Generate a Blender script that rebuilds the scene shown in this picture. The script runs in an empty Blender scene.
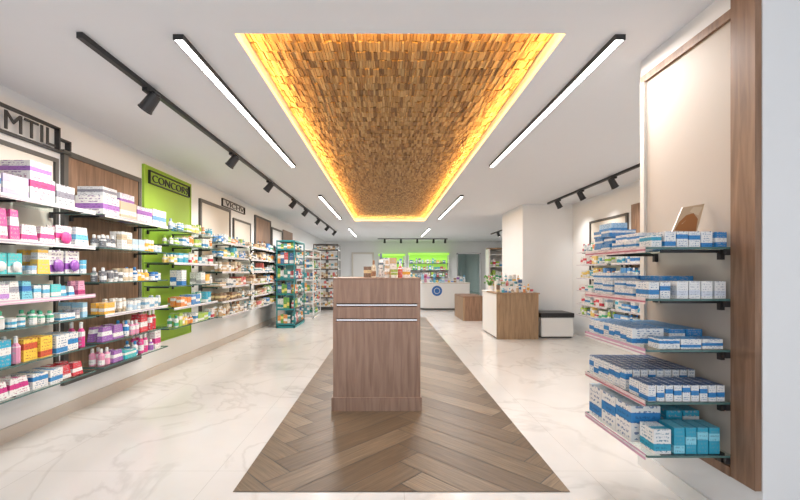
import bpy, math, random
from mathutils import Vector, Matrix
scene=bpy.context.scene
R=random.Random(7)
W_=(1,1,1)

# ---------------------------------------------------------------- materials
def nt(name):
    m=bpy.data.materials.new(name); m.use_nodes=True
    return m,m.node_tree.nodes,m.node_tree.links,m.node_tree.nodes['Principled BSDF']
def plain(name,col,rough=.5,metal=0,var=.04,scale=6,bump=0):
    m,n,l,b=nt(name)
    tc=n.new('ShaderNodeTexCoord'); no=n.new('ShaderNodeTexNoise'); no.inputs['Scale'].default_value=scale
    l.new(tc.outputs['Object'],no.inputs['Vector'])
    r=n.new('ShaderNodeValToRGB')
    r.color_ramp.elements[0].color=tuple(c*(1-var) for c in col)+(1,)
    r.color_ramp.elements[1].color=tuple(min(1,c*(1+var)) for c in col)+(1,)
    l.new(no.outputs['Fac'],r.inputs['Fac']); l.new(r.outputs['Color'],b.inputs['Base Color'])
    b.inputs['Roughness'].default_value=rough; b.inputs['Metallic'].default_value=metal
    if bump:
        bp=n.new('ShaderNodeBump'); bp.inputs['Strength'].default_value=bump; bp.inputs['Distance'].default_value=.01
        n2=n.new('ShaderNodeTexNoise'); n2.inputs['Scale'].default_value=120
        l.new(tc.outputs['Object'],n2.inputs['Vector']); l.new(n2.outputs['Fac'],bp.inputs['Height']); l.new(bp.outputs['Normal'],b.inputs['Normal'])
    return m
def emit(name,col,s):
    m,n,l,b=nt(name)
    b.inputs['Base Color'].default_value=col+(1,)
    b.inputs['Emission Color'].default_value=col+(1,); b.inputs['Emission Strength'].default_value=s
    return m
def wood(name,c1,c2,scale=(14,14,1.2),rough=.45):
    m,n,l,b=nt(name)
    tc=n.new('ShaderNodeTexCoord'); mp=n.new('ShaderNodeMapping'); mp.inputs['Scale'].default_value=scale
    no=n.new('ShaderNodeTexNoise'); no.inputs['Scale'].default_value=2.0; no.inputs['Detail'].default_value=8; no.inputs['Distortion'].default_value=.6
    r=n.new('ShaderNodeValToRGB'); r.color_ramp.elements[0].position=.3; r.color_ramp.elements[1].position=.7
    r.color_ramp.elements[0].color=c1+(1,); r.color_ramp.elements[1].color=c2+(1,)
    l.new(tc.outputs['Object'],mp.inputs['Vector']); l.new(mp.outputs['Vector'],no.inputs['Vector'])
    l.new(no.outputs['Fac'],r.inputs['Fac']); l.new(r.outputs['Color'],b.inputs['Base Color'])
    b.inputs['Roughness'].default_value=rough
    return m
def attr_wood(name,uvs,amt,rough):
    m,n,l,b=nt(name)
    a=n.new('ShaderNodeAttribute'); a.attribute_name='c1'
    uv=n.new('ShaderNodeUVMap'); uv.uv_map='UVMap'
    mp=n.new('ShaderNodeMapping'); mp.inputs['Scale'].default_value=uvs
    no=n.new('ShaderNodeTexNoise'); no.inputs['Scale'].default_value=3; no.inputs['Detail'].default_value=8; no.inputs['Distortion'].default_value=.8
    r=n.new('ShaderNodeValToRGB'); r.color_ramp.elements[0].position=.3; r.color_ramp.elements[1].position=.7
    r.color_ramp.elements[0].color=(amt,amt,amt,1); r.color_ramp.elements[1].color=(1,1,1,1)
    mx=n.new('ShaderNodeMixRGB'); mx.blend_type='MULTIPLY'; mx.inputs[0].default_value=1
    l.new(uv.outputs['UV'],mp.inputs['Vector']); l.new(mp.outputs['Vector'],no.inputs['Vector']); l.new(no.outputs['Fac'],r.inputs['Fac'])
    l.new(a.outputs['Color'],mx.inputs[1]); l.new(r.outputs['Color'],mx.inputs[2]); l.new(mx.outputs[0],b.inputs['Base Color'])
    b.inputs['Roughness'].default_value=rough
    return m
def packaging():
    m,n,l,b=nt('printed_packaging')
    def math_(op,a,c=None):
        k=n.new('ShaderNodeMath'); k.operation=op
        for i,v in enumerate((a,c)):
            if v is None: continue
            if isinstance(v,(int,float)): k.inputs[i].default_value=v
            else: l.new(v,k.inputs[i])
        return k.outputs[0]
    a1=n.new('ShaderNodeAttribute'); a1.attribute_name='c1'
    a2=n.new('ShaderNodeAttribute'); a2.attribute_name='c2'
    uv=n.new('ShaderNodeUVMap'); uv.uv_map='UVMap'; s=n.new('ShaderNodeSeparateXYZ'); l.new(uv.outputs['UV'],s.inputs[0])
    U,V=s.outputs[0],s.outputs[1]
    fu=math_('FLOOR',U); lu=math_('SUBTRACT',U,fu)
    wn=n.new('ShaderNodeTexWhiteNoise'); wn.noise_dimensions='1D'; l.new(fu,wn.inputs['W'])
    lo=math_('MULTIPLY',wn.outputs['Value'],.6); hi=math_('ADD',lo,.28)
    band=math_('MULTIPLY',math_('GREATER_THAN',V,lo),math_('LESS_THAN',V,hi))
    cx=n.new('ShaderNodeCombineXYZ'); l.new(math_('MULTIPLY',U,9.0),cx.inputs[0]); l.new(math_('MULTIPLY',V,9.0),cx.inputs[1])
    no=n.new('ShaderNodeTexNoise'); no.inputs['Scale'].default_value=1.1; l.new(cx.outputs[0],no.inputs['Vector'])
    inn=math_('MULTIPLY',math_('GREATER_THAN',lu,.12),math_('LESS_THAN',lu,.88))
    rowm=math_('GREATER_THAN',math_('FRACT',math_('MULTIPLY',V,7.0)),.5)
    txt=math_('MULTIPLY',math_('MULTIPLY',math_('GREATER_THAN',no.outputs['Fac'],.52),inn),rowm)
    mx=n.new('ShaderNodeMixRGB'); l.new(band,mx.inputs[0]); l.new(a1.outputs['Color'],mx.inputs[1]); l.new(a2.outputs['Color'],mx.inputs[2])
    mm=n.new('ShaderNodeMixRGB'); mm.blend_type='MULTIPLY'; mm.inputs[0].default_value=1; l.new(a2.outputs['Color'],mm.inputs[1]); mm.inputs[2].default_value=(.55,.55,.6,1)
    m2=n.new('ShaderNodeMixRGB'); l.new(math_('MULTIPLY',txt,.8),m2.inputs[0]); l.new(mx.outputs[0],m2.inputs[1]); l.new(mm.outputs[0],m2.inputs[2])
    l.new(m2.outputs[0],b.inputs['Base Color']); b.inputs['Roughness'].default_value=.35
    return m
def attr_plain():
    m,n,l,b=nt('coloured_plastic'); a=n.new('ShaderNodeAttribute'); a.attribute_name='c1'
    l.new(a.outputs['Color'],b.inputs['Base Color']); b.inputs['Roughness'].default_value=.3; return m
def glassm(name,tint,f):
    m,n,l,b=nt(name); n.remove(b); out=n['Material Output']
    t=n.new('ShaderNodeBsdfTransparent'); t.inputs[0].default_value=tint+(1,)
    g=n.new('ShaderNodeBsdfGlossy'); g.inputs['Roughness'].default_value=.03; g.inputs[0].default_value=(.9,1,.97,1)
    x=n.new('ShaderNodeMixShader'); x.inputs[0].default_value=f
    l.new(t.outputs[0],x.inputs[1]); l.new(g.outputs[0],x.inputs[2]); l.new(x.outputs[0],out.inputs[0]); return m
def marble():
    m,n,l,b=nt('marble_porcelain_tile')
    tc=n.new('ShaderNodeTexCoord')
    mp=n.new('ShaderNodeMapping'); mp.inputs['Rotation'].default_value=(0,0,.6); l.new(tc.outputs['Object'],mp.inputs['Vector'])
    n1=n.new('ShaderNodeTexNoise'); n1.inputs['Scale'].default_value=.8; n1.inputs['Detail'].default_value=8; n1.inputs['Distortion'].default_value=1.0; l.new(mp.outputs[0],n1.inputs['Vector'])
    r1=n.new('ShaderNodeValToRGB'); e=r1.color_ramp.elements
    e[0].position=.48; e[0].color=(0,0,0,1); e[1].position=.5; e[1].color=(1,1,1,1)
    x=e.new(.525); x.color=(0,0,0,1)
    l.new(n1.outputs['Fac'],r1.inputs['Fac'])
    n2=n.new('ShaderNodeTexNoise'); n2.inputs['Scale'].default_value=1.6; n2.inputs['Detail'].default_value=5; l.new(mp.outputs[0],n2.inputs['Vector'])
    r2=n.new('ShaderNodeValToRGB'); r2.color_ramp.elements[0].position=.35; r2.color_ramp.elements[1].position=.75
    r2.color_ramp.elements[0].color=(.72,.70,.675,1); r2.color_ramp.elements[1].color=(.66,.64,.615,1); l.new(n2.outputs['Fac'],r2.inputs['Fac'])
    mu=n.new('ShaderNodeMath'); mu.operation='MULTIPLY'; l.new(r1.outputs['Color'],mu.inputs[0]); l.new(n2.outputs['Fac'],mu.inputs[1])
    mu2=n.new('ShaderNodeMath'); mu2.operation='MULTIPLY'; mu2.inputs[1].default_value=.55; l.new(mu.outputs[0],mu2.inputs[0])
    mx=n.new('ShaderNodeMixRGB'); l.new(mu2.outputs[0],mx.inputs[0]); l.new(r2.outputs['Color'],mx.inputs[1]); mx.inputs[2].default_value=(.40,.37,.34,1)
    br=n.new('ShaderNodeTexBrick'); br.inputs['Scale'].default_value=1; br.inputs['Brick Width'].default_value=1.2; br.inputs['Row Height'].default_value=1.2; br.offset=0
    br.inputs['Mortar Size'].default_value=.0018; br.inputs['Color1'].default_value=(1,1,1,1); br.inputs['Color2'].default_value=(1,1,1,1); br.inputs['Mortar'].default_value=(.75,.74,.73,1)
    l.new(tc.outputs['Object'],br.inputs['Vector'])
    m3=n.new('ShaderNodeMixRGB'); m3.blend_type='MULTIPLY'; m3.inputs[0].default_value=1; l.new(mx.outputs[0],m3.inputs[1]); l.new(br.outputs['Color'],m3.inputs[2])
    l.new(m3.outputs[0],b.inputs['Base Color']); b.inputs['Roughness'].default_value=.13; return m

M=dict(
 wall=plain('white_wall_paint',(.78,.79,.80),.7,var=.01,bump=.03),
 ceil=plain('ceiling_paint',(.80,.81,.835),.8,var=.01),
 base=plain('baseboard_taupe',(.56,.51,.46),.5),
 marble=marble(),
 plank=attr_wood('wood_look_tile',(1.0,9,1),.55,.42),
 stave=attr_wood('teak_stave',(2,6,1),.75,.6),
 wood=wood('walnut_laminate',(.24,.15,.11),(.37,.25,.19)),
 woodF=wood('walnut_frame',(.15,.08,.045),(.31,.18,.11)),
 woodD=wood('oak_desk',(.23,.145,.08),(.40,.265,.155)),
 pack=packaging(), plas=attr_plain(),
 black=plain('black_metal',(.02,.02,.022),.4,var=.1),
 grey=plain('anthracite_frame',(.08,.075,.07),.5),
 steel=plain('brushed_steel',(.75,.76,.78),.25,1),
 beige=plain('beige_panel',(.47,.41,.355),.6,var=.02),
 beigeL=plain('cream_panel',(.64,.60,.54),.6,var=.02),
 green=plain('green_panel',(.31,.50,.04),.5,var=.04),
 white=plain('white_lacquer',(.78,.78,.77),.3,var=.01),
 blue=plain('blue_logo',(.03,.14,.42),.4),
 teal=plain('teal_frame',(.02,.22,.24),.4),
 glass=glassm('shelf_glass',(.93,.97,.95),.10),
 gedge=plain('glass_edge',(.08,.16,.15),.15),
 pane=glassm('door_glass',(.6,.7,.7),.2),
 diff=emit('led_diffuser',(1,.98,.95),9),
 led=emit('warm_led',(1,.66,.20),2.4),
 gl=emit('green_backlight',(.38,.75,.10),.5),
 lamp=emit('spot_lens',(1,.95,.85),12),
)

# ---------------------------------------------------------------- mesh builder
class MB:
    def __init__(s): s.v=[];s.f=[];s.m=[];s.c1=[];s.c2=[];s.uv=[];s.mats=[];s.id=0;s.sm=[]
    def mi(s,k):
        if k not in s.mats: s.mats.append(k)
        return s.mats.index(k)
    def face(s,pts,k,c1=W_,c2=W_,uv=None,smooth=False):
        i=len(s.v); s.v+= [tuple(p) for p in pts]; s.f.append(tuple(range(i,i+len(pts)))); s.m.append(s.mi(k))
        s.c1.append(c1);s.c2.append(c2); s.sm.append(smooth)
        if uv is None: uv=[(.01,.01),(.99,.01),(.99,.99),(.01,.99)] if len(pts)==4 else [(.5,.5)]*len(pts)
        s.uv.append([(a+s.id,b) for a,b in uv])
    def box(s,x0,x1,y0,y1,z0,z1,k,c1=W_,c2=W_,top=None,rot=0,taper=0,ktop=None):
        s.id=(s.id+1)%997
        cx,cy=(x0+x1)/2,(y0+y1)/2; hx,hy=abs(x1-x0)/2,abs(y1-y0)/2
        cr,sr=math.cos(rot),math.sin(rot)
        def P(a,b,z,t=1):
            a*=hx*t;b*=hy*t
            return (cx+a*cr-b*sr,cy+a*sr+b*cr,z)
        t=1-taper
        B=[P(-1,-1,z0),P(1,-1,z0),P(1,1,z0),P(-1,1,z0)]; T=[P(-1,-1,z1,t),P(1,-1,z1,t),P(1,1,z1,t),P(-1,1,z1,t)]
        for i in range(4):
            j=(i+1)%4; s.face([B[i],B[j],T[j],T[i]],k,c1,c2)
        s.face(T,ktop or k,top or c1,c2 if top is None else top); s.face(B[::-1],k,c1,c2)
    def lathe(s,cx,cy,prof,k,n=10,sx=1,sy=1):
        s.id=(s.id+1)%997
        rings=[[(cx+p[0]*sx*math.cos(2*math.pi*i/n),cy+p[0]*sy*math.sin(2*math.pi*i/n),p[1]) for i in range(n)] for p in prof]
        z0,z1=prof[0][1],prof[-1][1]
        for a in range(len(prof)-1):
            va=(prof[a][1]-z0)/(z1-z0+1e-6); vb=(prof[a+1][1]-z0)/(z1-z0+1e-6)
            for i in range(n):
                j=(i+1)%n
                s.face([rings[a][i],rings[a][j],rings[a+1][j],rings[a+1][i]],k,prof[a][2],prof[a][3],
                       [(.01+.98*i/n,va),(.01+.98*(i+1)/n,va),(.01+.98*(i+1)/n,vb),(.01+.98*i/n,vb)],True)
        s.face(rings[-1],k,prof[-1][2],prof[-1][2]); s.face(rings[0][::-1],k,prof[0][2],prof[0][2])
    def cyl(s,p0,p1,r,k,n=14,r1=None,kend=None):
        p0,p1=Vector(p0),Vector(p1); d=(p1-p0).normalized(); u=d.orthogonal().normalized(); w=d.cross(u); r1=r if r1 is None else r1
        A=[p0+(u*math.cos(2*math.pi*i/n)+w*math.sin(2*math.pi*i/n))*r for i in range(n)]
        B=[p1+(u*math.cos(2*math.pi*i/n)+w*math.sin(2*math.pi*i/n))*r1 for i in range(n)]
        for i in range(n):
            j=(i+1)%n; s.face([A[i],A[j],B[j],B[i]],k,smooth=True)
        s.face(A[::-1],k); s.face(B,kend or k)
    def build(s,name,bevel=0,parent=None):
        me=bpy.data.meshes.new(name)
        xs=[p[0] for p in s.v];ys=[p[1] for p in s.v];zs=[p[2] for p in s.v]
        o=Vector(((min(xs)+max(xs))/2,(min(ys)+max(ys))/2,min(zs)))
        me.from_pydata([tuple(Vector(p)-o) for p in s.v],[],s.f)
        for k in s.mats: me.materials.append(M[k])
        me.polygons.foreach_set('material_index',s.m); me.polygons.foreach_set('use_smooth',s.sm)
        a1=me.color_attributes.new('c1','FLOAT_COLOR','CORNER'); a2=me.color_attributes.new('c2','FLOAT_COLOR','CORNER')
        uv=me.uv_layers.new(name='UVMap')
        d1=[];d2=[];du=[]
        for f,c,e,q in zip(s.f,s.c1,s.c2,s.uv):
            for i in range(len(f)): d1+=[c[0],c[1],c[2],1]; d2+=[e[0],e[1],e[2],1]; du+=[q[i][0],q[i][1]]
        a1.data.foreach_set('color',d1); a2.data.foreach_set('color',d2); uv.data.foreach_set('uv',du)
        me.update()
        ob=bpy.data.objects.new(name,me); scene.collection.objects.link(ob); ob.location=o
        if bevel:
            import bmesh
            bm=bmesh.new(); bm.from_mesh(me); bmesh.ops.remove_doubles(bm,verts=bm.verts,dist=1e-5); bm.to_mesh(me); bm.free()
            b=ob.modifiers.new('bevel','BEVEL'); b.width=bevel; b.segments=2; b.limit_method='ANGLE'
        if parent: 
            ob.parent=parent; ob.location=o-parent.location
        return ob
def one(name,*a,bevel=0,**k):
    mb=MB(); mb.box(*a,**k); return mb.build(name,bevel)

H=2.70; XL=-2.9
# ---------------------------------------------------------------- shell
fl=MB(); fl.face([(XL-.2,-2,0),(5.7,-2,0),(5.7,19.2,0),(XL-.2,19.2,0)],'marble'); fl.build('floor')
one('wall_left',XL-.2,XL,-2,19.2,0,H,'wall')
one('wall_back',XL,5.5,19,19.2,0,H,'wall')
one('wall_right',3.9,4.1,-2,8.4,0,H,'wall')
one('wall_column',2.85,5.7,8.4,9.9,0,H,'wall')
one('wall_right_rear',5.5,5.7,9.9,19.2,0,H,'wall')
one('wall_partition',1.7,2.5,1.81,2.68,0,H,'wall')
HX0,HX1,HY0,HY1=-.9,1.055,2.36,11.2
c=MB()
for a in ((XL-.2,HX0,-2,19.2),(HX1,5.7,-2,19.2),(HX0,HX1,-2,HY0),(HX0,HX1,HY1,19.2)): c.box(*a,H,H+.25,'ceil')
c.box(HX0,HX1,HY0,HY1,H+.22,H+.25,'ceil')
c.build('ceiling')
one('baseboard_left',XL,XL+.015,-2,19,0,.11,'base')
one('baseboard_column',2.835,2.85,8.385,9.9,0,.08,'white'); one('baseboard_front',2.85,3.9,8.385,8.4,0,.08,'white')
one('baseboard_right',3.885,3.9,-2,8.385,0,.08,'white')
one('baseboard_partition',1.685,1.7,1.8,2.69,0,.10,'white')

# herringbone inlay
import bmesh
def herring():
    L,Wd=1.2,.2; X0,X1,Y0,Y1=-.906,1.076,2.35,11.3; ac=.085
    bm=bmesh.new(); uvl=bm.loops.layers.uv.new('UVMap'); cl=bm.loops.layers.float_color.new('c1')
    s=math.sqrt(.5); g=.003
    def rot(u,v): return (s*(u-v),s*(u+v))
    ax,_=rot(L,Wd)
    pal=[(.205,.14,.082),(.245,.172,.105),(.16,.105,.06),(.285,.205,.13),(.22,.152,.092),(.185,.125,.074)]
    for t in range(-1,2):
        for k in range(-12,70):
            for kind in (0,1):
                if kind==0: u0,u1,v0,v1=k*Wd,k*Wd+L,k*Wd,k*Wd+Wd
                else: u0,u1,v0,v1=k*Wd+L,k*Wd+L+Wd,k*Wd+Wd-L,k*Wd+Wd
                u0+=t*L;u1+=t*L;v0-=t*L;v1-=t*L
                q=[(u0+g,v0+g),(u1-g,v0+g),(u1-g,v1-g),(u0+g,v1-g)]
                P=[rot(*p) for p in q]; P=[(x-ax+ac,y+.6,.004) for x,y in P]
                if max(p[0] for p in P)<X0 or min(p[0] for p in P)>X1 or max(p[1] for p in P)<Y0 or min(p[1] for p in P)>Y1: continue
                f=bm.faces.new([bm.verts.new(p) for p in P]); col=R.choice(pal); o=R.random()*20
                uu=[(0,0),(1.2,0),(1.2,.2*3),(0,.2*3)] if kind==0 else [(0,.6),(0,0),(1.2,0),(1.2,.6)]
                for lp,a in zip(f.loops,uu): lp[uvl].uv=(a[0]+o,a[1]+o*.37); lp[cl]=col+(1,)
    for co,no in (((X0,0,0),(-1,0,0)),((X1,0,0),(1,0,0)),((0,Y0,0),(0,-1,0)),((0,Y1,0),(0,1,0))):
        bmesh.ops.bisect_plane(bm,geom=bm.verts[:]+bm.edges[:]+bm.faces[:],plane_co=co,plane_no=no,clear_outer=True)
    gv=[bm.verts.new(p) for p in ((X0,Y0,.002),(X1,Y0,.002),(X1,Y1,.002),(X0,Y1,.002))]; gf=bm.faces.new(gv); gf.material_index=1
    me=bpy.data.meshes.new('herringbone'); bm.to_mesh(me); bm.free(); me.materials.append(M['plank']); me.materials.append(M['grey'])
    ob=bpy.data.objects.new('herringbone_floor_inlay',me); scene.collection.objects.link(ob)
herring()

# ceiling mosaic
mb=MB()
pal=[(.42,.235,.08),(.50,.295,.11),(.34,.18,.06),(.54,.34,.14),(.25,.13,.045),(.45,.26,.09),(.58,.38,.17)]
mb.box(HX0+.005,HX1-.005,HY0+.005,HY1-.005,2.81,2.84,'stave',(.12,.06,.02),W_)
ln=.115; ny=int((HY1-HY0-.02)/ln)
for j in range(ny):
    y=HY0+.01+j*(HY1-HY0-.02)/ny; ye=y+(HY1-HY0-.02)/ny; x=HX0+.008
    while x<HX1-.02:
        w=R.uniform(.016,.026); xe=min(x+w,HX1-.008); o=R.uniform(-.012,.012)
        a=max(y+.002+o,HY0+.006); b=min(ye-.002+o,HY1-.006)
        mb.box(x+.001,xe-.0015,a,b,2.796-R.choice([0,.003,.005,.008,.010]),2.812,'stave',R.choice(pal),W_)
        x=xe
mb.build('wood_mosaic_ceiling_panel')
mb=MB()
z0,z1=2.706,2.732
mb.box(HX0+.001,HX0+.007,HY0+.002,HY1-.002,z0,z1,'led'); mb.box(HX1-.007,HX1-.001,HY0+.002,HY1-.002,z0,z1,'led')
mb.box(HX0+.008,HX1-.008,HY0+.001,HY0+.007,z0,z1,'led'); mb.box(HX0+.008,HX1-.008,HY1-.007,HY1-.001,z0,z1,'led')
led=mb.build('warm_led_strip')
def area(name,loc,rot,sx,sy,e,col,parent):
    L=bpy.data.lights.new(name,'AREA'); L.shape='RECTANGLE'; L.size=sx; L.size_y=sy; L.energy=e; L.color=col
    o=bpy.data.objects.new(name,L); scene.collection.objects.link(o); o.parent=parent; o.location=Vector(loc)-parent.location; o.rotation_euler=rot; return o
LY=HY1-HY0-.1; cy=(HY0+HY1)/2; warm=(1,.53,.13)
area('led_left',(HX0+.014,cy,2.722),(0,math.radians(-108),0),.02,LY,42,warm,led)
area('led_right',(HX1-.014,cy,2.722),(0,math.radians(108),0),.02,LY,42,warm,led)
area('led_far',((HX0+HX1)/2,HY1-.014,2.722),(math.radians(-108),0,0),1.85,.02,9,warm,led)
area('led_near',((HX0+HX1)/2,HY0+.014,2.722),(math.radians(108),0,0),1.85,.02,9,warm,led)

# linear lights
for X,y0,y1 in ((-1.235,2.37,5.28),(1.38,2.37,5.28),(-1.235,7.37,10.6),(1.38,7.37,10.6),(-1.235,13,16),(1.38,13,16)):
    mb=MB(); q=H-.032
    mb.box(X-.031,X-.026,y0,y1,q,H,'black'); mb.box(X+.026,X+.031,y0,y1,q,H,'black')
    mb.box(X-.031,X+.031,y0-.006,y0,q,H,'black'); mb.box(X-.031,X+.031,y1,y1+.006,q,H,'black')
    mb.box(X-.026,X+.026,y0,y1,q+.003,H,'diff')
    ob=mb.build('linear_ceiling_light')
    area('lamp',(X,(y0+y1)/2,q+.001),(0,0,0),.045,y1-y0-.02,48,(1,.985,.97),ob)

def track(X,y0,y1,heads,aim,e=38,cross=False):
    mb=MB(); 
    if not cross: mb.box(X-.018,X+.018,y0,y1,H-.035,H-.001,'black')
    else: mb.box(y0,y1,X-.018,X+.018,H-.035,H-.001,'black')
    sp=[]
    for hy in heads:
        p=Vector((X,hy,H-.035)) if not cross else Vector((hy,X,H-.035))
        mb.box(p.x-.02,p.x+.02,p.y-.07,p.y+.07,H-.06,H-.035,'black')
        q=p-Vector((0,0,.085)); mb.cyl(p,q,.009,'black',8)
        d=Vector(aim).normalized()
        mb.cyl(q-d*.075,q+d*.06,.042,'black',16,.05); mb.cyl(q+d*.06,q+d*.072,.054,'black',16,.054); mb.cyl(q+d*.0725,q+d*.074,.04,'lamp',14)
        mb.cyl(q-d*.09,q-d*.075,.028,'black',12)
        sp.append((q+d*.085,d))
    ob=mb.build('track_light')
    for p,d in sp:
        L=bpy.data.lights.new('spot','SPOT'); L.energy=e; L.spot_size=math.radians(88); L.spot_blend=.8; L.shadow_soft_size=.04; L.color=(1,.965,.92)
        o=bpy.data.objects.new('spot_lamp',L); scene.collection.objects.link(o); o.parent=ob; o.location=p-ob.location
        o.rotation_euler=d.to_track_quat('-Z','Y').to_euler()
track(-1.80,2.34,14.2,[3.04,4.67,6.1,7.66,8.8,10.4,12.0,13.6],(-.75,.12,-.85),44)
track(3.3,4.6,8.2,[5.0,5.84,6.8,7.7],(.5,.1,-.8),26)
track(17.2,-.4,2.6,[-.1,.6,1.3,2.0,2.5],(0,.6,-.8),36,True)
track(3.9,11,15,[11.6,12.8,14],(.4,0,-.9),45)

# ---------------------------------------------------------------- products
WH=(.78,.78,.77)
PAL={
 'baby':[(WH,(.30,.10,.45)),(WH,(.75,.08,.30)),((.66,.10,.32),WH),(WH,(.05,.35,.65)),(WH,(.15,.5,.72)),((.06,.40,.62),WH),(WH,(.35,.35,.4)),((.55,.04,.10),WH),((.20,.58,.70),(.05,.2,.5)),((.85,.55,.10),WH),((.75,.36,.50),(.5,.05,.2)),(WH,(.1,.5,.3)),((.32,.58,.75),WH),(WH,(.3,.5,.7)),((.10,.60,.62),WH),(WH,(.55,.3,.7))],
 'skin':[(WH,(.5,.35,.2)),(WH,(.15,.2,.25)),((.7,.6,.45),(.3,.15,.08)),(WH,(.35,.45,.1)),((.55,.38,.22),WH),(WH,(.05,.3,.4)),((.2,.12,.08),(.7,.55,.3)),(WH,(.75,.4,.04)),((.6,.10,.08),WH)],
 'hair':[(WH,(.04,.25,.5)),((.03,.38,.55),WH),(WH,(.35,.6,.05)),((.8,.58,.12),WH),(WH,(.08,.45,.25)),((.75,.25,.04),WH),(WH,(.6,.04,.07)),((.05,.25,.6),WH),((.35,.55,.05),WH),(WH,(.3,.4,.5))],
 'pure':[(WH,(.2,.42,.6)),(WH,(.35,.35,.36)),((.45,.62,.75),WH),(WH,(.04,.2,.5)),(WH,(.6,.5,.35)),((.85,.45,.05),WH),((.15,.16,.18),WH)],
 'med':[(WH,(.03,.22,.6)),((.04,.27,.62),WH),(WH,(.05,.42,.62)),((.04,.4,.6),WH)],
}
PAL['rack']=[((.02,.22,.16),WH),((.03,.3,.35),WH),((.75,.3,.04),WH),((.1,.35,.08),(.8,.7,.2)),((.5,.05,.05),WH),(WH,(.03,.3,.3)),((.02,.12,.3),WH)]
PAL['low']=[((.66,.06,.26),WH),((.85,.58,.08),(.6,.1,.05)),((.03,.38,.58),WH),((.60,.04,.06),WH),((.03,.48,.50),WH),(WH,(.04,.25,.55)),((.72,.30,.45),WH),(WH,(.6,.05,.25)),((.30,.12,.42),WH)]
def item(mb,kind,x,y,z,w,d,h,c1,c2,rng):
    if kind=='box': mb.box(x-d/2,x+d/2,y-w/2,y+w/2,z,z+h,'pack',c1,c2,rot=rng.uniform(-.08,.08))
    elif kind=='pouch': mb.box(x-d/2*.7,x+d/2*.7,y-w/2,y+w/2,z,z+h,'pack',c1,c2,taper=.25)
    elif kind=='bottle':
        r=w*.42; mb.lathe(x,y,[(r*.9,z,c1,c2),(r,z+.01,c1,c2),(r,z+h*.62,c1,c1),(r*.45,z+h*.75,c2,c2),(r*.5,z+h*.77,c2,c2),(r*.5,z+h*.97,c2,c2),(r*.3,z+h,c2,c2)],'pack',9)
    elif kind=='jar':
        r=w*.48; mb.lathe(x,y,[(r,z,c1,c2),(r,z+h*.4,c1,c1),(r*.9,z+h*.42,c2,c2),(r*1.04,z+h*.44,c2,c2),(r*1.04,z+h*.62,c2,c2)],'pack',10)
    elif kind=='tube':
        r=w*.42; n=8
        mb.lathe(x,y,[(r*.7,z,c2,c2),(r*.7,z+h*.16,c2,c2),(r,z+h*.2,c1,c2),(r,z+h*.7,c1,c2)],'pack',n)
        mb.box(x-r*.7,x+r*.7,y-r*.72,y+r*.72,z+h*.7,z+h*.98,'pack',c1,c2,taper=.25)
    elif kind=='blister':
        mb.box(x-.004,x+.004,y-w/2,y+w/2,z,z+h,'pack',c1,c2)
        r=w*.33; zz=z+h*.36; pr=[(r*math.sin(t),zz-r*math.cos(t),c2,c2) for t in [0.15,.6,1.1,1.57,2.1,2.6,3.0]]
        mb.lathe(x+.004+r*.4,y,pr,'plas',10,.45,1)
def fill(mb,rng,xf,y0,y1,z,hmax,pal,kinds,s=1,rows=2,dens=1.0,depth=.30,wr=(.05,.11),mr=3):
    y=y0+.015
    while y<y1-.05:
        if rng.random()>dens: y+=rng.uniform(.05,.15); continue
        kind=rng.choice(kinds); w=rng.uniform(*wr); h=hmax*rng.uniform(.5,1.0); d=rng.uniform(.05,.10)
        if kind in('bottle','tube','jar'): w=min(w,.065); d=w; 
        if kind=='box' and rng.random()<.25: w*=1.5;h*=.7
        c1,c2=rng.choice(PAL[pal])
        for _ in range(rng.randint(1,mr)):
            if y+w>y1-.005: break
            off=rng.uniform(0,.02)
            for r in range(rows):
                x=xf-s*(.02+off+d/2+r*(d+.015))
                item(mb,kind,x,y+w/2,z,w,d,h,c1,c2,rng)
            y+=w+.005
        y+=rng.uniform(0,.03)

def glass_shelf(mb,x0,x1,y0,y1,z,s,strip=None,br=True):
    a,b=min(x0,x1),max(x0,x1)
    mb.box(a,b,y0,y1,z-.010,z,'glass')
    e=.003
    fx=x1
    mb.box(min(fx,fx+s*e),max(fx,fx+s*e),y0,y1,z-.010,z,'gedge')
    mb.box(a,b,y0-e,y0,z-.010,z,'gedge'); mb.box(a,b,y1,y1+e,z-.010,z,'gedge')
    if br:
        n=max(2,int((y1-y0)/.6)+1)
        for i in range(n):
            yy=y0+.06+(y1-y0-.12)*i/(n-1)
            L=(x1-x0)*.75
            mb.box(min(x0,x0+L),max(x0,x0+L),yy-.005,yy+.005,z-.026,z-.0105,'black')
            mb.box(min(x0,x0+s*.02),max(x0,x0+s*.02),yy-.012,yy+.012,z-.06,z-.0105,'black')
    if strip:
        mb.box(min(fx+s*e,fx+s*(e+.003)),max(fx+s*e,fx+s*(e+.003)),y0+.01,y1-.01,z-.026,z+.004,'pack',*strip)
def frame(mb,x,s,y0,y1,z0,z1,t,k,dep=.03):
    a,b=min(x,x+s*dep),max(x,x+s*dep)
    mb.box(a,b,y0,y0+t,z0,z1,k);mb.box(a,b,y1-t,y1,z0,z1,k);mb.box(a,b,y0+t,y1-t,z1-t,z1,k);mb.box(a,b,y0+t,y1-t,z0,z0+t,k)
def sign(txt,y0,y1,zc,h,parent,k='black'):
    cu=bpy.data.curves.new('sign_text','FONT'); cu.body=txt; cu.size=h*1.38; cu.extrude=.004; cu.materials.append(M[k])
    o=bpy.data.objects.new('sign_letters',cu); scene.collection.objects.link(o)
    bpy.context.view_layer.update(); w=o.dimensions.x
    o.rotation_euler=(math.pi/2,0,math.pi/2); o.scale=((y1-y0)/w,1,1)
    o.parent=parent; o.location=Vector((XL+.035,y0,zc-h/2))-parent.location
ST=(WH,(.45,.4,.5)); STP=((.7,.45,.6),WH)
XW=XL+.035; XF=-2.52
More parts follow.
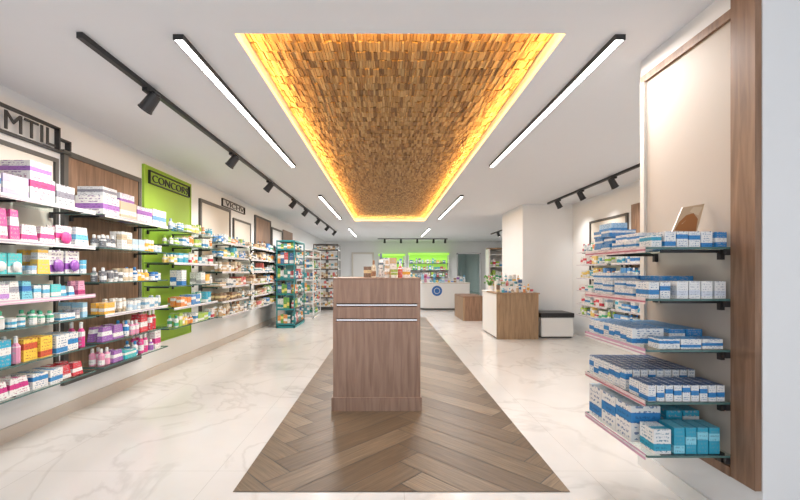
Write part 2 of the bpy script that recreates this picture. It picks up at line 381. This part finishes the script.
UN='glass_shelving_unit'
# unit A (near)
mb=MB()
mb.box(XL,XL+.02,2.1,3.45,.36,2.26,'beigeL'); frame(mb,XL+.0,1,2.08,3.5,.34,2.28,.035,'grey',.03)
mb.box(XL,XL+.025,3.58,4.64,.33,2.34,'woodF'); frame(mb,XL,1,3.55,4.67,.28,2.38,.05,'grey',.035)
frame(mb,XL,1,2.35,3.50,2.34,2.55,.014,'black',.045)
mb.box(XL,XL+.045,3.5,3.62,2.34,2.36,'black'); mb.box(XL,XL+.045,3.60,3.62,2.38,2.46,'black'); mb.box(XL,XL+.045,3.5,3.62,2.45,2.465,'black')
LA=[1.81,1.51,1.28,1.10,.91,.66,.44]
for i,z in enumerate(LA):
    glass_shelf(mb,XW,XF,2.15,3.46,z,1,(STP if i==3 else ST) if i in(0,1,3) else None)
    if i not in (3,): glass_shelf(mb,XW,XF,3.56,4.6,z if i!=2 else 1.2,1,ST if i in(0,4) else None)
ua=mb.build(UN)
sign('MTIL',2.98,3.44,2.445,.15,ua)
mb=MB(); rg=random.Random(3)
kA=[['box'],['pouch','blister','box','pouch'],['blister','blister','pouch','jar'],['box','pouch'],['bottle','box','jar'],['pouch','box','bottle','box'],['box','pouch']]
hA=[.30,.23,.19,.14,.14,.22,.18]
for i,z in enumerate(LA):
    if i==0:
        y=2.2; kk=0
        pk=[((.72,.70,.78),(.30,.10,.45)),(WH,(.10,.30,.6)),((.55,.48,.68),WH),(WH,(.5,.05,.2)),((.6,.62,.65),(.2,.2,.25)),(WH,(.35,.15,.5)),((.62,.5,.35),WH)]
        while y<4.35:
            w=rg.uniform(.16,.27); h=rg.uniform(.13,.18); c1,c2=pk[kk%7]; kk+=1
            if y<3.44<y+w: y=3.58
            mb.box(XF-.27,XF-.02,y,y+w,z,z+h,'pack',c1,c2); 
            if rg.random()<.7: 
                c1,c2=pk[(kk*3)%7]; mb.box(XF-.26,XF-.03,y+.01,y+w-.02,z+h,z+h+rg.uniform(.08,.13),'pack',c1,c2)
            y+=w+.015
        continue
    fill(mb,rg,XF,2.17,3.44,z,hA[i],'baby' if i<5 else 'low',kA[i],wr=(.09,.18) if i>=5 else ((.07,.15) if i in(1,2) else (.05,.1)),mr=2)
    if i==3: continue
    zz=z if i!=2 else 1.2
    fill(mb,rg,XF,3.58,4.58,zz,min(hA[i]+.03,.22),'pure' if i<5 else 'low',['bottle','tube','box','jar','bottle'] if i<5 else ['pouch','box','bottle'],wr=(.05,.1) if i<5 else (.07,.15),mr=3 if i<5 else 2)
mb.build('baby_care_products',parent=None)
# unit B (green)
mb=MB()
mb.box(XL,XL+.02,4.75,5.85,.42,2.55,'green'); frame(mb,XL,1,4.73,5.87,.40,2.57,.02,'green',.03)
frame(mb,XL+.02,1,4.82,5.80,2.36,2.52,.010,'black',.03)
LB=[1.80,1.62,1.40,1.12,.86,.62]
for z in LB: glass_shelf(mb,XW,XF,4.72,5.95,z,1,ST if z in(1.4,.86) else None)
ub=mb.build(UN); sign('CONCOR9',4.88,5.76,2.44,.095,ub)
mb=MB()
for z,h,d in zip(LB,(.16,.14,.16,.2,.17,.16),(.8,.85,.9,.35,.5,.75)):
    fill(mb,rg,XF,4.74,5.93,z,h,'hair' if z!=1.12 else 'pure',['bottle','box','tube','box'],dens=d,mr=2)
mb.build('hair_care_products')
# unit C
mb=MB(); frame(mb,XL,1,6.15,7.35,.6,2.42,.05,'grey',.035); mb.box(XL,XL+.02,6.2,7.3,.65,2.37,'beigeL')
frame(mb,XL,1,7.0,8.1,2.44,2.58,.012,'black',.03)
frame(mb,XL,1,7.5,8.45,.6,2.3,.04,'grey',.03); mb.box(XL,XL+.02,7.54,8.41,.64,2.26,'beigeL')
LC=[1.75,1.52,1.29,1.06,.83,.60]
for z in LC: glass_shelf(mb,XW,XF,6.1,7.3,z,1,ST); glass_shelf(mb,XW,XF,7.42,8.5,z,1,ST)
uc=mb.build(UN); sign('VICHV',7.1,8.0,2.51,.09,uc)
mb=MB()
for z in LC: fill(mb,rg,XF,6.12,7.28,z,.18,'skin' if z<1.5 else 'hair',['bottle','box','tube','jar','box'],mr=2); fill(mb,rg,XF,7.44,8.48,z,.18,'skin',['bottle','box','tube','jar','box'],mr=2)
mb.build('skincare_products')
# unit D
mb=MB(); mb.box(XL,XL+.025,8.75,9.85,.6,2.5,'woodF'); frame(mb,XL,1,8.72,9.9,.56,2.53,.04,'grey',.035)
mb.box(XL,XL+.025,11.1,12.2,.6,2.45,'woodF'); frame(mb,XL,1,10.0,11.05,.6,2.4,.04,'grey',.035)
for z in LC:
    for a,b in ((8.7,9.9),(10.0,11.0),(11.1,12.2)): glass_shelf(mb,XW,XF-.05,a,b,z,1,ST)
ud=mb.build(UN)
mb=MB()
for z in LC:
    for a,b in ((8.7,9.9),(10.0,11.0),(11.1,12.2)): fill(mb,rg,XF-.05,a+.01,b-.02,z,.18,'hair',['bottle','box','tube','box'])
mb.build('sun_care_products')

# floor gondolas left
def gondola(x0,x1,y0,y1,h,pal,kf,n=6,kind=('box','bottle'),ks='white'):
    mb=MB(); t=.025
    for X in (x0,x1-t):
        for Y in (y0,y1-t): mb.box(X,X+t,Y,Y+t,0,h,kf)
    for i in range(n):
        z=.10+i*(h-.3)/(n-1)
        mb.box(x0,x1,y0,y1,z-.018,z,ks); mb.box(x0,x1,y0-.004,y0,z-.03,z+.01,kf)
    mb.box(x0,x1,y0,y1,h-.03,h,kf); mb.box((x0+x1)/2-.008,(x0+x1)/2+.008,y0+t,y1-t,.1,h-.03,kf)
    mb.box(x0,x1,y0+.0,y1,0,.05,kf)
    rk=mb.build('display_rack')
    mb=MB()
    for i in range(n):
        z=.10+i*(h-.3)/(n-1); hh=(h-.3)/(n-1)*.78 if i<n-1 else .15
        fill(mb,rg,x1-.01,y0+.03,y1-.03,z,hh,pal,list(kind),rows=1)
        x=x0+.03
        while x<x1-.16:
            w=rg.uniform(.05,.09); c1,c2=rg.choice(PAL[pal]); mb.box(x,x+w,y0+.01,y0+.028,z,z+hh*rg.uniform(.7,1),'pack',c1,c2); x+=w+.006
    mb.build('rack_products',parent=rk)
gondola(-2.52,-2.10,9.1,10.2,2.0,'rack','teal',ks='grey')
gondola(-2.5,-2.02,11.0,12.2,1.9,'rack','white')
gondola(-2.45,-1.62,13.3,13.9,2.2,'skin','grey',7)

# ---------------------------------------------------------------- right pillar display
mb=MB(); xf=1.7
mb.box(xf-.012,xf,1.94,2.62,.36,2.53,'beige')
mb.box(xf-.03,xf,1.815,1.945,.30,2.70-.002,'woodF')
mb.box(xf-.03,xf,1.945,2.64,2.53,2.575,'woodF')
mb.box(xf-.03,xf,2.60,2.64,.30,2.53,'beigeL')
mb.box(xf-.034,xf-.0,1.945,2.60,.30,.345,'woodF')
LR=[1.417,1.164,.915,.66,.40]; sx=1.27
for i,z in enumerate(LR):
    glass_shelf(mb,xf-.013,sx,1.95,2.56,z,-1,(( .60,.33,.46),WH) if i in(2,4) else ((.72,.62,.62),(.5,.15,.2)))
    mb.box(xf-.05,xf-.03,1.945,1.962,z-.04,z-.0105,'black')
mb.build(UN)
mb=MB(); BL=(.03,.22,.52); BD=(.02,.075,.22); TE=(.03,.34,.50); PB=(.35,.52,.68)
def grid(X0,X1,nx,Y0,Y1,ny,z,h,c1,c2,top=None,st=1,g=.003,j_=.0):
    for s_ in range(st):
        for i in range(nx):
            for j in range(ny):
                a=X0+(X1-X0)*i/nx; b=X0+(X1-X0)*(i+1)/nx; c_=Y0+(Y1-Y0)*j/ny; d=Y0+(Y1-Y0)*(j+1)/ny
                o=rg.uniform(-j_,j_)
                mb.box(a+g+o,b-g+o,c_+g,d-g,z+s_*h,z+s_*h+h-.001,'pack',c1,c2,top)
z=LR[0]; grid(1.36,1.60,4,1.96,2.06,1,z,.078,WH,BL); grid(1.61,1.67,1,1.96,2.06,1,z,.076,BL,WH); grid(1.295,1.35,1,1.96,2.06,1,z,.06,WH,TE)
grid(1.30,1.46,1,2.08,2.30,2,z,.042,WH,BL,None,2,j_=.012); grid(1.30,1.46,1,2.33,2.52,2,z,.042,BL,WH,WH,3,j_=.012); grid(1.50,1.66,1,2.15,2.5,3,z,.05,BL,WH,WH,1); grid(1.32,1.42,1,2.36,2.5,1,z+.127,.042,PB,BL,WH,1,j_=.015)
z=LR[1]; grid(1.42,1.60,3,1.96,2.08,1,z,.086,WH,(.62,.66,.74),WH); grid(1.29,1.40,2,1.97,2.08,1,z,.082,WH,BL,WH); grid(1.61,1.67,1,1.965,2.08,1,z,.086,WH,(.62,.66,.74),WH)
grid(1.30,1.47,1,2.10,2.28,2,z,.042,WH,BL,None,2,j_=.012); grid(1.30,1.45,1,2.31,2.53,2,z,.042,WH,BL,None,3,j_=.012); grid(1.50,1.66,1,2.15,2.5,3,z,.055,BL,WH,WH,2,j_=.01)
z=LR[2]; grid(1.34,1.66,3,1.97,2.06,1,z,.05,WH,BL,(.10,.30,.58)); grid(1.28,1.45,1,2.09,2.54,8,z,.085,WH,BL,BL); grid(1.48,1.66,2,2.10,2.5,6,z,.08,BL,WH,(.06,.27,.55))
z=LR[3]; grid(1.28,1.66,9,1.96,2.12,2,z,.08,WH,BL,BD); grid(1.28,1.66,9,2.15,2.54,7,z,.11,WH,BL,BD)
z=LR[4]; grid(1.31,1.40,1,1.965,2.08,1,z,.12,WH,TE); grid(1.41,1.64,4,1.965,2.08,1,z,.13,TE,(.25,.62,.75),(.15,.5,.65)); grid(1.28,1.44,1,2.10,2.54,3,z,.19,WH,BL,(.5,.6,.7)); grid(1.48,1.66,2,2.12,2.5,3,z,.16,TE,WH,TE)
mb.build('medicine_boxes')
# picture card stand : folded card leaning on a small easel
mb=MB()
A=[(1.475,2.07,1.50),(1.60,2.07,1.49),(1.675,2.11,1.655),(1.56,2.11,1.635)]
B=[(p[0],p[1]+.008,p[2]) for p in A]
mb.box(1.48,1.64,2.085,2.1,1.417,1.50,'white')
mb.face(A,'plas',(.56,.40,.26)); mb.face(B[::-1],'plas',(.8,.75,.7))
for i in range(4):
    j=(i+1)%4; mb.face([A[i],B[i],B[j],A[j]],'plas',(.8,.75,.7))
def lerp(a,b,t): return tuple(a[i]+(b[i]-a[i])*t for i in range(3))
def onA(u,v):
    p=lerp(lerp(A[0],A[1],u),lerp(A[3],A[2],u),v); return (p[0],p[1]-.002,p[2])
mb.face([onA(.06,.08),onA(.94,.08),onA(.88,.5),onA(.6,.72),onA(.3,.66),onA(.1,.4)],'plas',(.36,.14,.045))
mb.face([onA(.4,.78),onA(.85,.62),onA(.93,.9),onA(.5,.94)],'plas',(.66,.52,.36))
mb.build('picture_card_stand')

# ---------------------------------------------------------------- kiosk
mb=MB(); a,b,y0,y1=-.50,.31,3.71,4.45
mb.box(a-.015,b+.012,y0-.012,y1,0,.13,'wood')
mb.box(a,b-.03,y0,y1,.13,.83,'wood')
mb.box(b-.03,b,y0,y1,.13,.83,'wood')
mb.box(a+.03,b-.03,y0+.05,y1-.03,.83,1.0,'grey')
mb.box(a+.012,b-.012,y0+.014,y0+.05,.835,.852,'steel'); mb.box(a+.012,b-.012,y0+.014,y0+.05,.975,.99,'steel')
mb.box(a,a+.03,y0,y1,.83,1.0,'wood'); mb.box(b-.03,b,y0,y1,.83,1.0,'wood')
mb.box(a+.03,b-.03,y0,y0+.045,.858,.968,'wood')
mb.box(a,b,y0,y1,1.0,1.225,'wood')
mb.box(a-.004,b+.004,y0-.004,y1,1.225,1.235,'wood')
mb.build('display_kiosk',bevel=.003)
mb=MB(); r2=random.Random(5)
for x,y,h,w,k,ci in ((-.13,3.9,.17,.055,'bottle',2),(-.06,3.95,.24,.06,'bottle',1),(0.0,3.9,.17,.06,'tube',4),(.07,3.88,.13,.07,'jar',3),(.13,3.95,.15,.055,'bottle',8),(-.02,4.1,.20,.09,'box',5),(-.19,4.05,.11,.09,'box',6),(.19,4.0,.1,.08,'box',7),(.06,4.1,.2,.07,'box',4)):
    c1,c2=PAL['skin'][ci%len(PAL['skin'])]; item(mb,k,x,y,1.235,w,w,h,c1,c2,r2)
mb.build('cosmetic_bottles')

# ---------------------------------------------------------------- desk, bench, counter
mb=MB()
mb.box(2.10,2.88,7.60,7.64,0,.86,'woodD'); mb.box(2.84,2.88,7.64,8.3,0,.86,'woodD')
mb.box(2.09,2.12,7.64,8.75,0.03,.86,'white'); mb.box(2.09,2.10,7.598,7.64,0,.86,'woodD')
mb.box(2.08,2.9,7.58,8.36,.86,.885,'woodD'); mb.box(2.08,2.55,8.36,8.8,.86,.885,'white')
mb.box(2.12,2.55,8.72,8.75,0,.86,'white'); mb.box(2.2,2.7,7.9,8.2,.0,.6,'grey')
mb.build('service_desk',bevel=.003)
mb=MB()
mb.box(1.98,2.55,10.4,11.7,.60,.64,'woodF'); mb.box(1.98,2.02,10.4,11.7,0,.60,'woodD'); mb.box(2.02,2.55,10.4,10.44,0,.6,'woodF'); mb.box(2.02,2.55,11.66,11.7,0,.6,'woodF')
mb.build('consultation_table',bevel=.003)
mb=MB()
mb.box(2.2,2.75,7.9,8.2,.885,.90,'white'); mb.box(2.2,2.75,8.0,8.2,.90,1.0,'white'); mb.box(2.2,2.75,8.1,8.2,1.0,1.1,'white')
cds=mb.build('counter_display_stand')
mb=MB()
for i in range(10):
    c1,c2=r2.choice(PAL['hair']+PAL['skin']); item(mb,r2.choice(['box','bottle','box','jar']),2.16+i*.07,7.68+r2.uniform(0,.12),.885,.065,.06,r2.uniform(.06,.17),c1,c2,r2)
for i in range(6):
    for zz,yy in ((1.0,8.05),(1.1,8.15)):
        c1,c2=r2.choice(PAL['rack']+PAL['skin']); item(mb,r2.choice(['box','bottle','jar']),2.25+i*.085,yy,zz,.06,.06,r2.uniform(.07,.15),c1,c2,r2)
mb.build('counter_products',parent=cds)
mb=MB()
mb.lathe(2.2,8.5,[(.05,.885,(.8,.8,.8),W_),(.07,.99,(.8,.8,.8),W_),(.065,.99,(.1,.07,.04),W_)],'plas',16)
for i in range(46):
    an=r2.uniform(0,6.28); t=r2.uniform(.02,.12); zz=r2.uniform(1.01,1.2)
    p=Vector((2.2+t*math.cos(an),8.5+t*math.sin(an),zz)); q=Vector((2.2,8.5,.98))
    mb.cyl(q,p,.002,'green',4)
    r=.02; col=r2.choice([(.8,.25,.35),(.85,.8,.75),(.15,.35,.08),(.12,.3,.06),(.12,.3,.06)])
    mb.lathe(p.x,p.y,[(r*.3,zz-r,col,col),(r,zz-r*.3,col,col),(r,zz+r*.4,col,col),(r*.4,zz+r,col,col)],'plas',6)
mb.build('potted_flowers')
mb=MB()
mb.box(2.98,3.60,7.72,8.22,0.03,.40,'white'); mb.box(3.0,3.58,7.74,8.2,0,.03,'grey'); mb.box(2.965,3.615,7.705,8.235,.40,.49,'black')
mb.build('padded_bench',bevel=.015)
# back counter (rounded white)
mb=MB(); pts=[]; r=.3; X0,X1,Y0,Y1=1.1,2.75,13.3,14.2
for i in range(9):
    t=math.pi+ (math.pi/2)*i/8; pts.append((X0+r+r*math.cos(t),Y0+r+r*math.sin(t)))
pts+= [(X1,Y0),(X1,Y1),(X0,Y1)]
def prism(pts,z0,z1,k):
    n=len(pts)
    for i in range(n):
        j=(i+1)%n; mb.face([(*pts[i],z0),(*pts[j],z0),(*pts[j],z1),(*pts[i],z1)],k,smooth=False)
    mb.face([(*p,z1) for p in pts],k); mb.face([(*p,z0) for p in pts][::-1],k)
prism(pts,.06,.88,'white'); cxm,cym=1.92,13.75
prism([(cxm+(x-cxm)*.95,cym+(y-cym)*.95) for x,y in pts],0,.06,'grey')
prism([(cxm+(x-cxm)*1.02,cym+(y-cym)*1.02) for x,y in pts],.88,.91,'beigeL')
mb.cyl((1.66,13.3,.64),(1.66,13.285,.64),.17,'blue',28)
mb.cyl((1.66,13.285,.64),(1.66,13.284,.64),.10,'white',28); mb.cyl((1.66,13.284,.64),(1.66,13.283,.64),.085,'blue',28)
mb.build('reception_counter')
mb=MB()
for i in range(15):
    c1,c2=r2.choice(PAL['baby']+PAL['med']+PAL['skin']); item(mb,r2.choice(['box','bottle','jar','box']),1.2+i*.1,13.5+r2.uniform(0,.1),.91,.09,.08,r2.uniform(.08,.3),c1,c2,r2)
mb.build('countertop_products')
# rear green shelving on back wall
def rear(X0,X1,z0,z1,levels,gx0,gx1,gz0):
    mb=MB(); Y=18.99
    mb.box(X0,X1,Y-.03,Y,z0,z1,'white'); mb.box(gx0,gx1,Y-.036,Y-.03,gz0,z1,'gl')
    mb.box(X0,X0+.03,Y-.35,Y-.03,z0,z1,'white'); mb.box(X1-.03,X1,Y-.35,Y-.03,z0,z1,'white'); mb.box(X0,X1,Y-.36,Y,z1,z1+.10,'gl')
    for z in levels: mb.box(X0+.03,X1-.03,Y-.34,Y-.036,z-.02,z,'grey')
    mb.box(X0,X1,Y-.36,Y,0,z0,'white'); u=mb.build('rear_shelving')
    mb=MB()
    for z in levels:
        x=X0+.06
        while x<X1-.16:
            w=R.uniform(.07,.14); c1,c2=R.choice(PAL['hair']+PAL['pure']+PAL['rack']); h=R.uniform(.14,.26); k=R.choice(['box','bottle'])
            item(mb,k,x+w/2,Y-.26,z,w,w,h,c1,c2,R); x+=w+.02
    mb.build('rear_shelf_products',parent=u)
rear(-.4,.85,.7,2.0,[.7,1.02,1.34,1.66],-.3,.75,1.3); rear(1.0,2.9,.7,2.05,[.7,1.02,1.34,1.66],1.05,2.85,1.36)
mb=MB(); mb.box(3.35,4.4,18.965,18.985,.05,2.1,'pane')
for a,b,c_,d in ((3.3,3.36,0,2.15),(4.38,4.44,0,2.15),(3.3,4.44,2.1,2.16)): mb.box(a,b,18.94,18.995,c_,d,'steel')
mb.cyl((3.5,18.92,.9),(3.5,18.92,1.3),.015,'steel'); mb.build('door_1')
mb=MB(); mb.box(-1.6,-.7,18.96,18.995,0,2.1,'white')
for a,b,c_,d in ((-1.68,-1.6,0,2.18),(-.7,-.62,0,2.18),(-1.6,-.7,2.1,2.18)): mb.box(a,b,18.94,18.995,c_,d,'beigeL')
mb.cyl((-.8,18.92,1.0),(-.92,18.92,1.0),.012,'steel'); mb.cyl((-.8,18.92,1.0),(-.8,18.96,1.0),.012,'steel'); mb.build('door_2')
mb=MB(); 
for i in range(5):
    z=.3+i*.38; mb.box(3.2,4.2,12.4,12.8,z-.02,z,'white')
mb.box(3.16,3.2,12.4,12.8,0,2.0,'white'); mb.box(4.2,4.24,12.4,12.8,0,2.0,'white'); mb.box(3.16,4.24,12.8,12.82,0,2.0,'white'); mb.box(3.16,4.24,12.4,12.8,1.98,2.02,'woodD')
u=mb.build('bookcase_shelving')
mb=MB()
for i in range(4):
    z=.3+i*.38; x=3.22
    while x<4.1:
        w=R.uniform(.06,.1); c1,c2=R.choice(PAL['hair']); item(mb,'box',x+w/2,12.52,z,w,w,R.uniform(.15,.28),c1,c2,R); x+=w+.014
mb.build('bookcase_products',parent=u)

# right far wall shelves
mb=MB(); X=3.9
mb.box(X-.025,X,5.4,6.35,.5,2.35,'woodF'); mb.box(X-.02,X,6.5,7.6,.5,2.2,'beigeL'); frame(mb,X,-1,6.45,7.65,.46,2.24,.04,'grey',.035)
LF=[1.65,1.42,1.18,.94,.70,.5]
for z in LF: glass_shelf(mb,X-.036,3.58,5.5,6.4,z,-1,ST); glass_shelf(mb,X-.036,3.58,6.5,7.55,z,-1,ST)
mb.build(UN)
mb=MB()
for z in LF: fill(mb,rg,3.58,5.52,6.38,z,.18,'med',['box','bottle','box'],s=-1); fill(mb,rg,3.58,6.52,7.53,z,.18,'hair',['box','bottle','box','tube'],s=-1,mr=2)
mb.build('pharmacy_products')

# ---------------------------------------------------------------- world & camera
w=bpy.data.worlds.new('world'); scene.world=w; w.use_nodes=True
bg=w.node_tree.nodes['Background']; bg.inputs[0].default_value=(.92,.95,1,1); bg.inputs[1].default_value=1.4
cam=bpy.data.cameras.new('camera'); co=bpy.data.objects.new('camera',cam); scene.collection.objects.link(co)
co.location=(0,0,1.3); co.rotation_euler=(math.pi/2,0,0); cam.lens=18; cam.sensor_width=36; cam.shift_x=13/800; cam.shift_y=21/800; cam.clip_start=.05
scene.camera=co
scene.view_settings.view_transform='Standard'; scene.view_settings.look='None'; scene.view_settings.exposure=.24
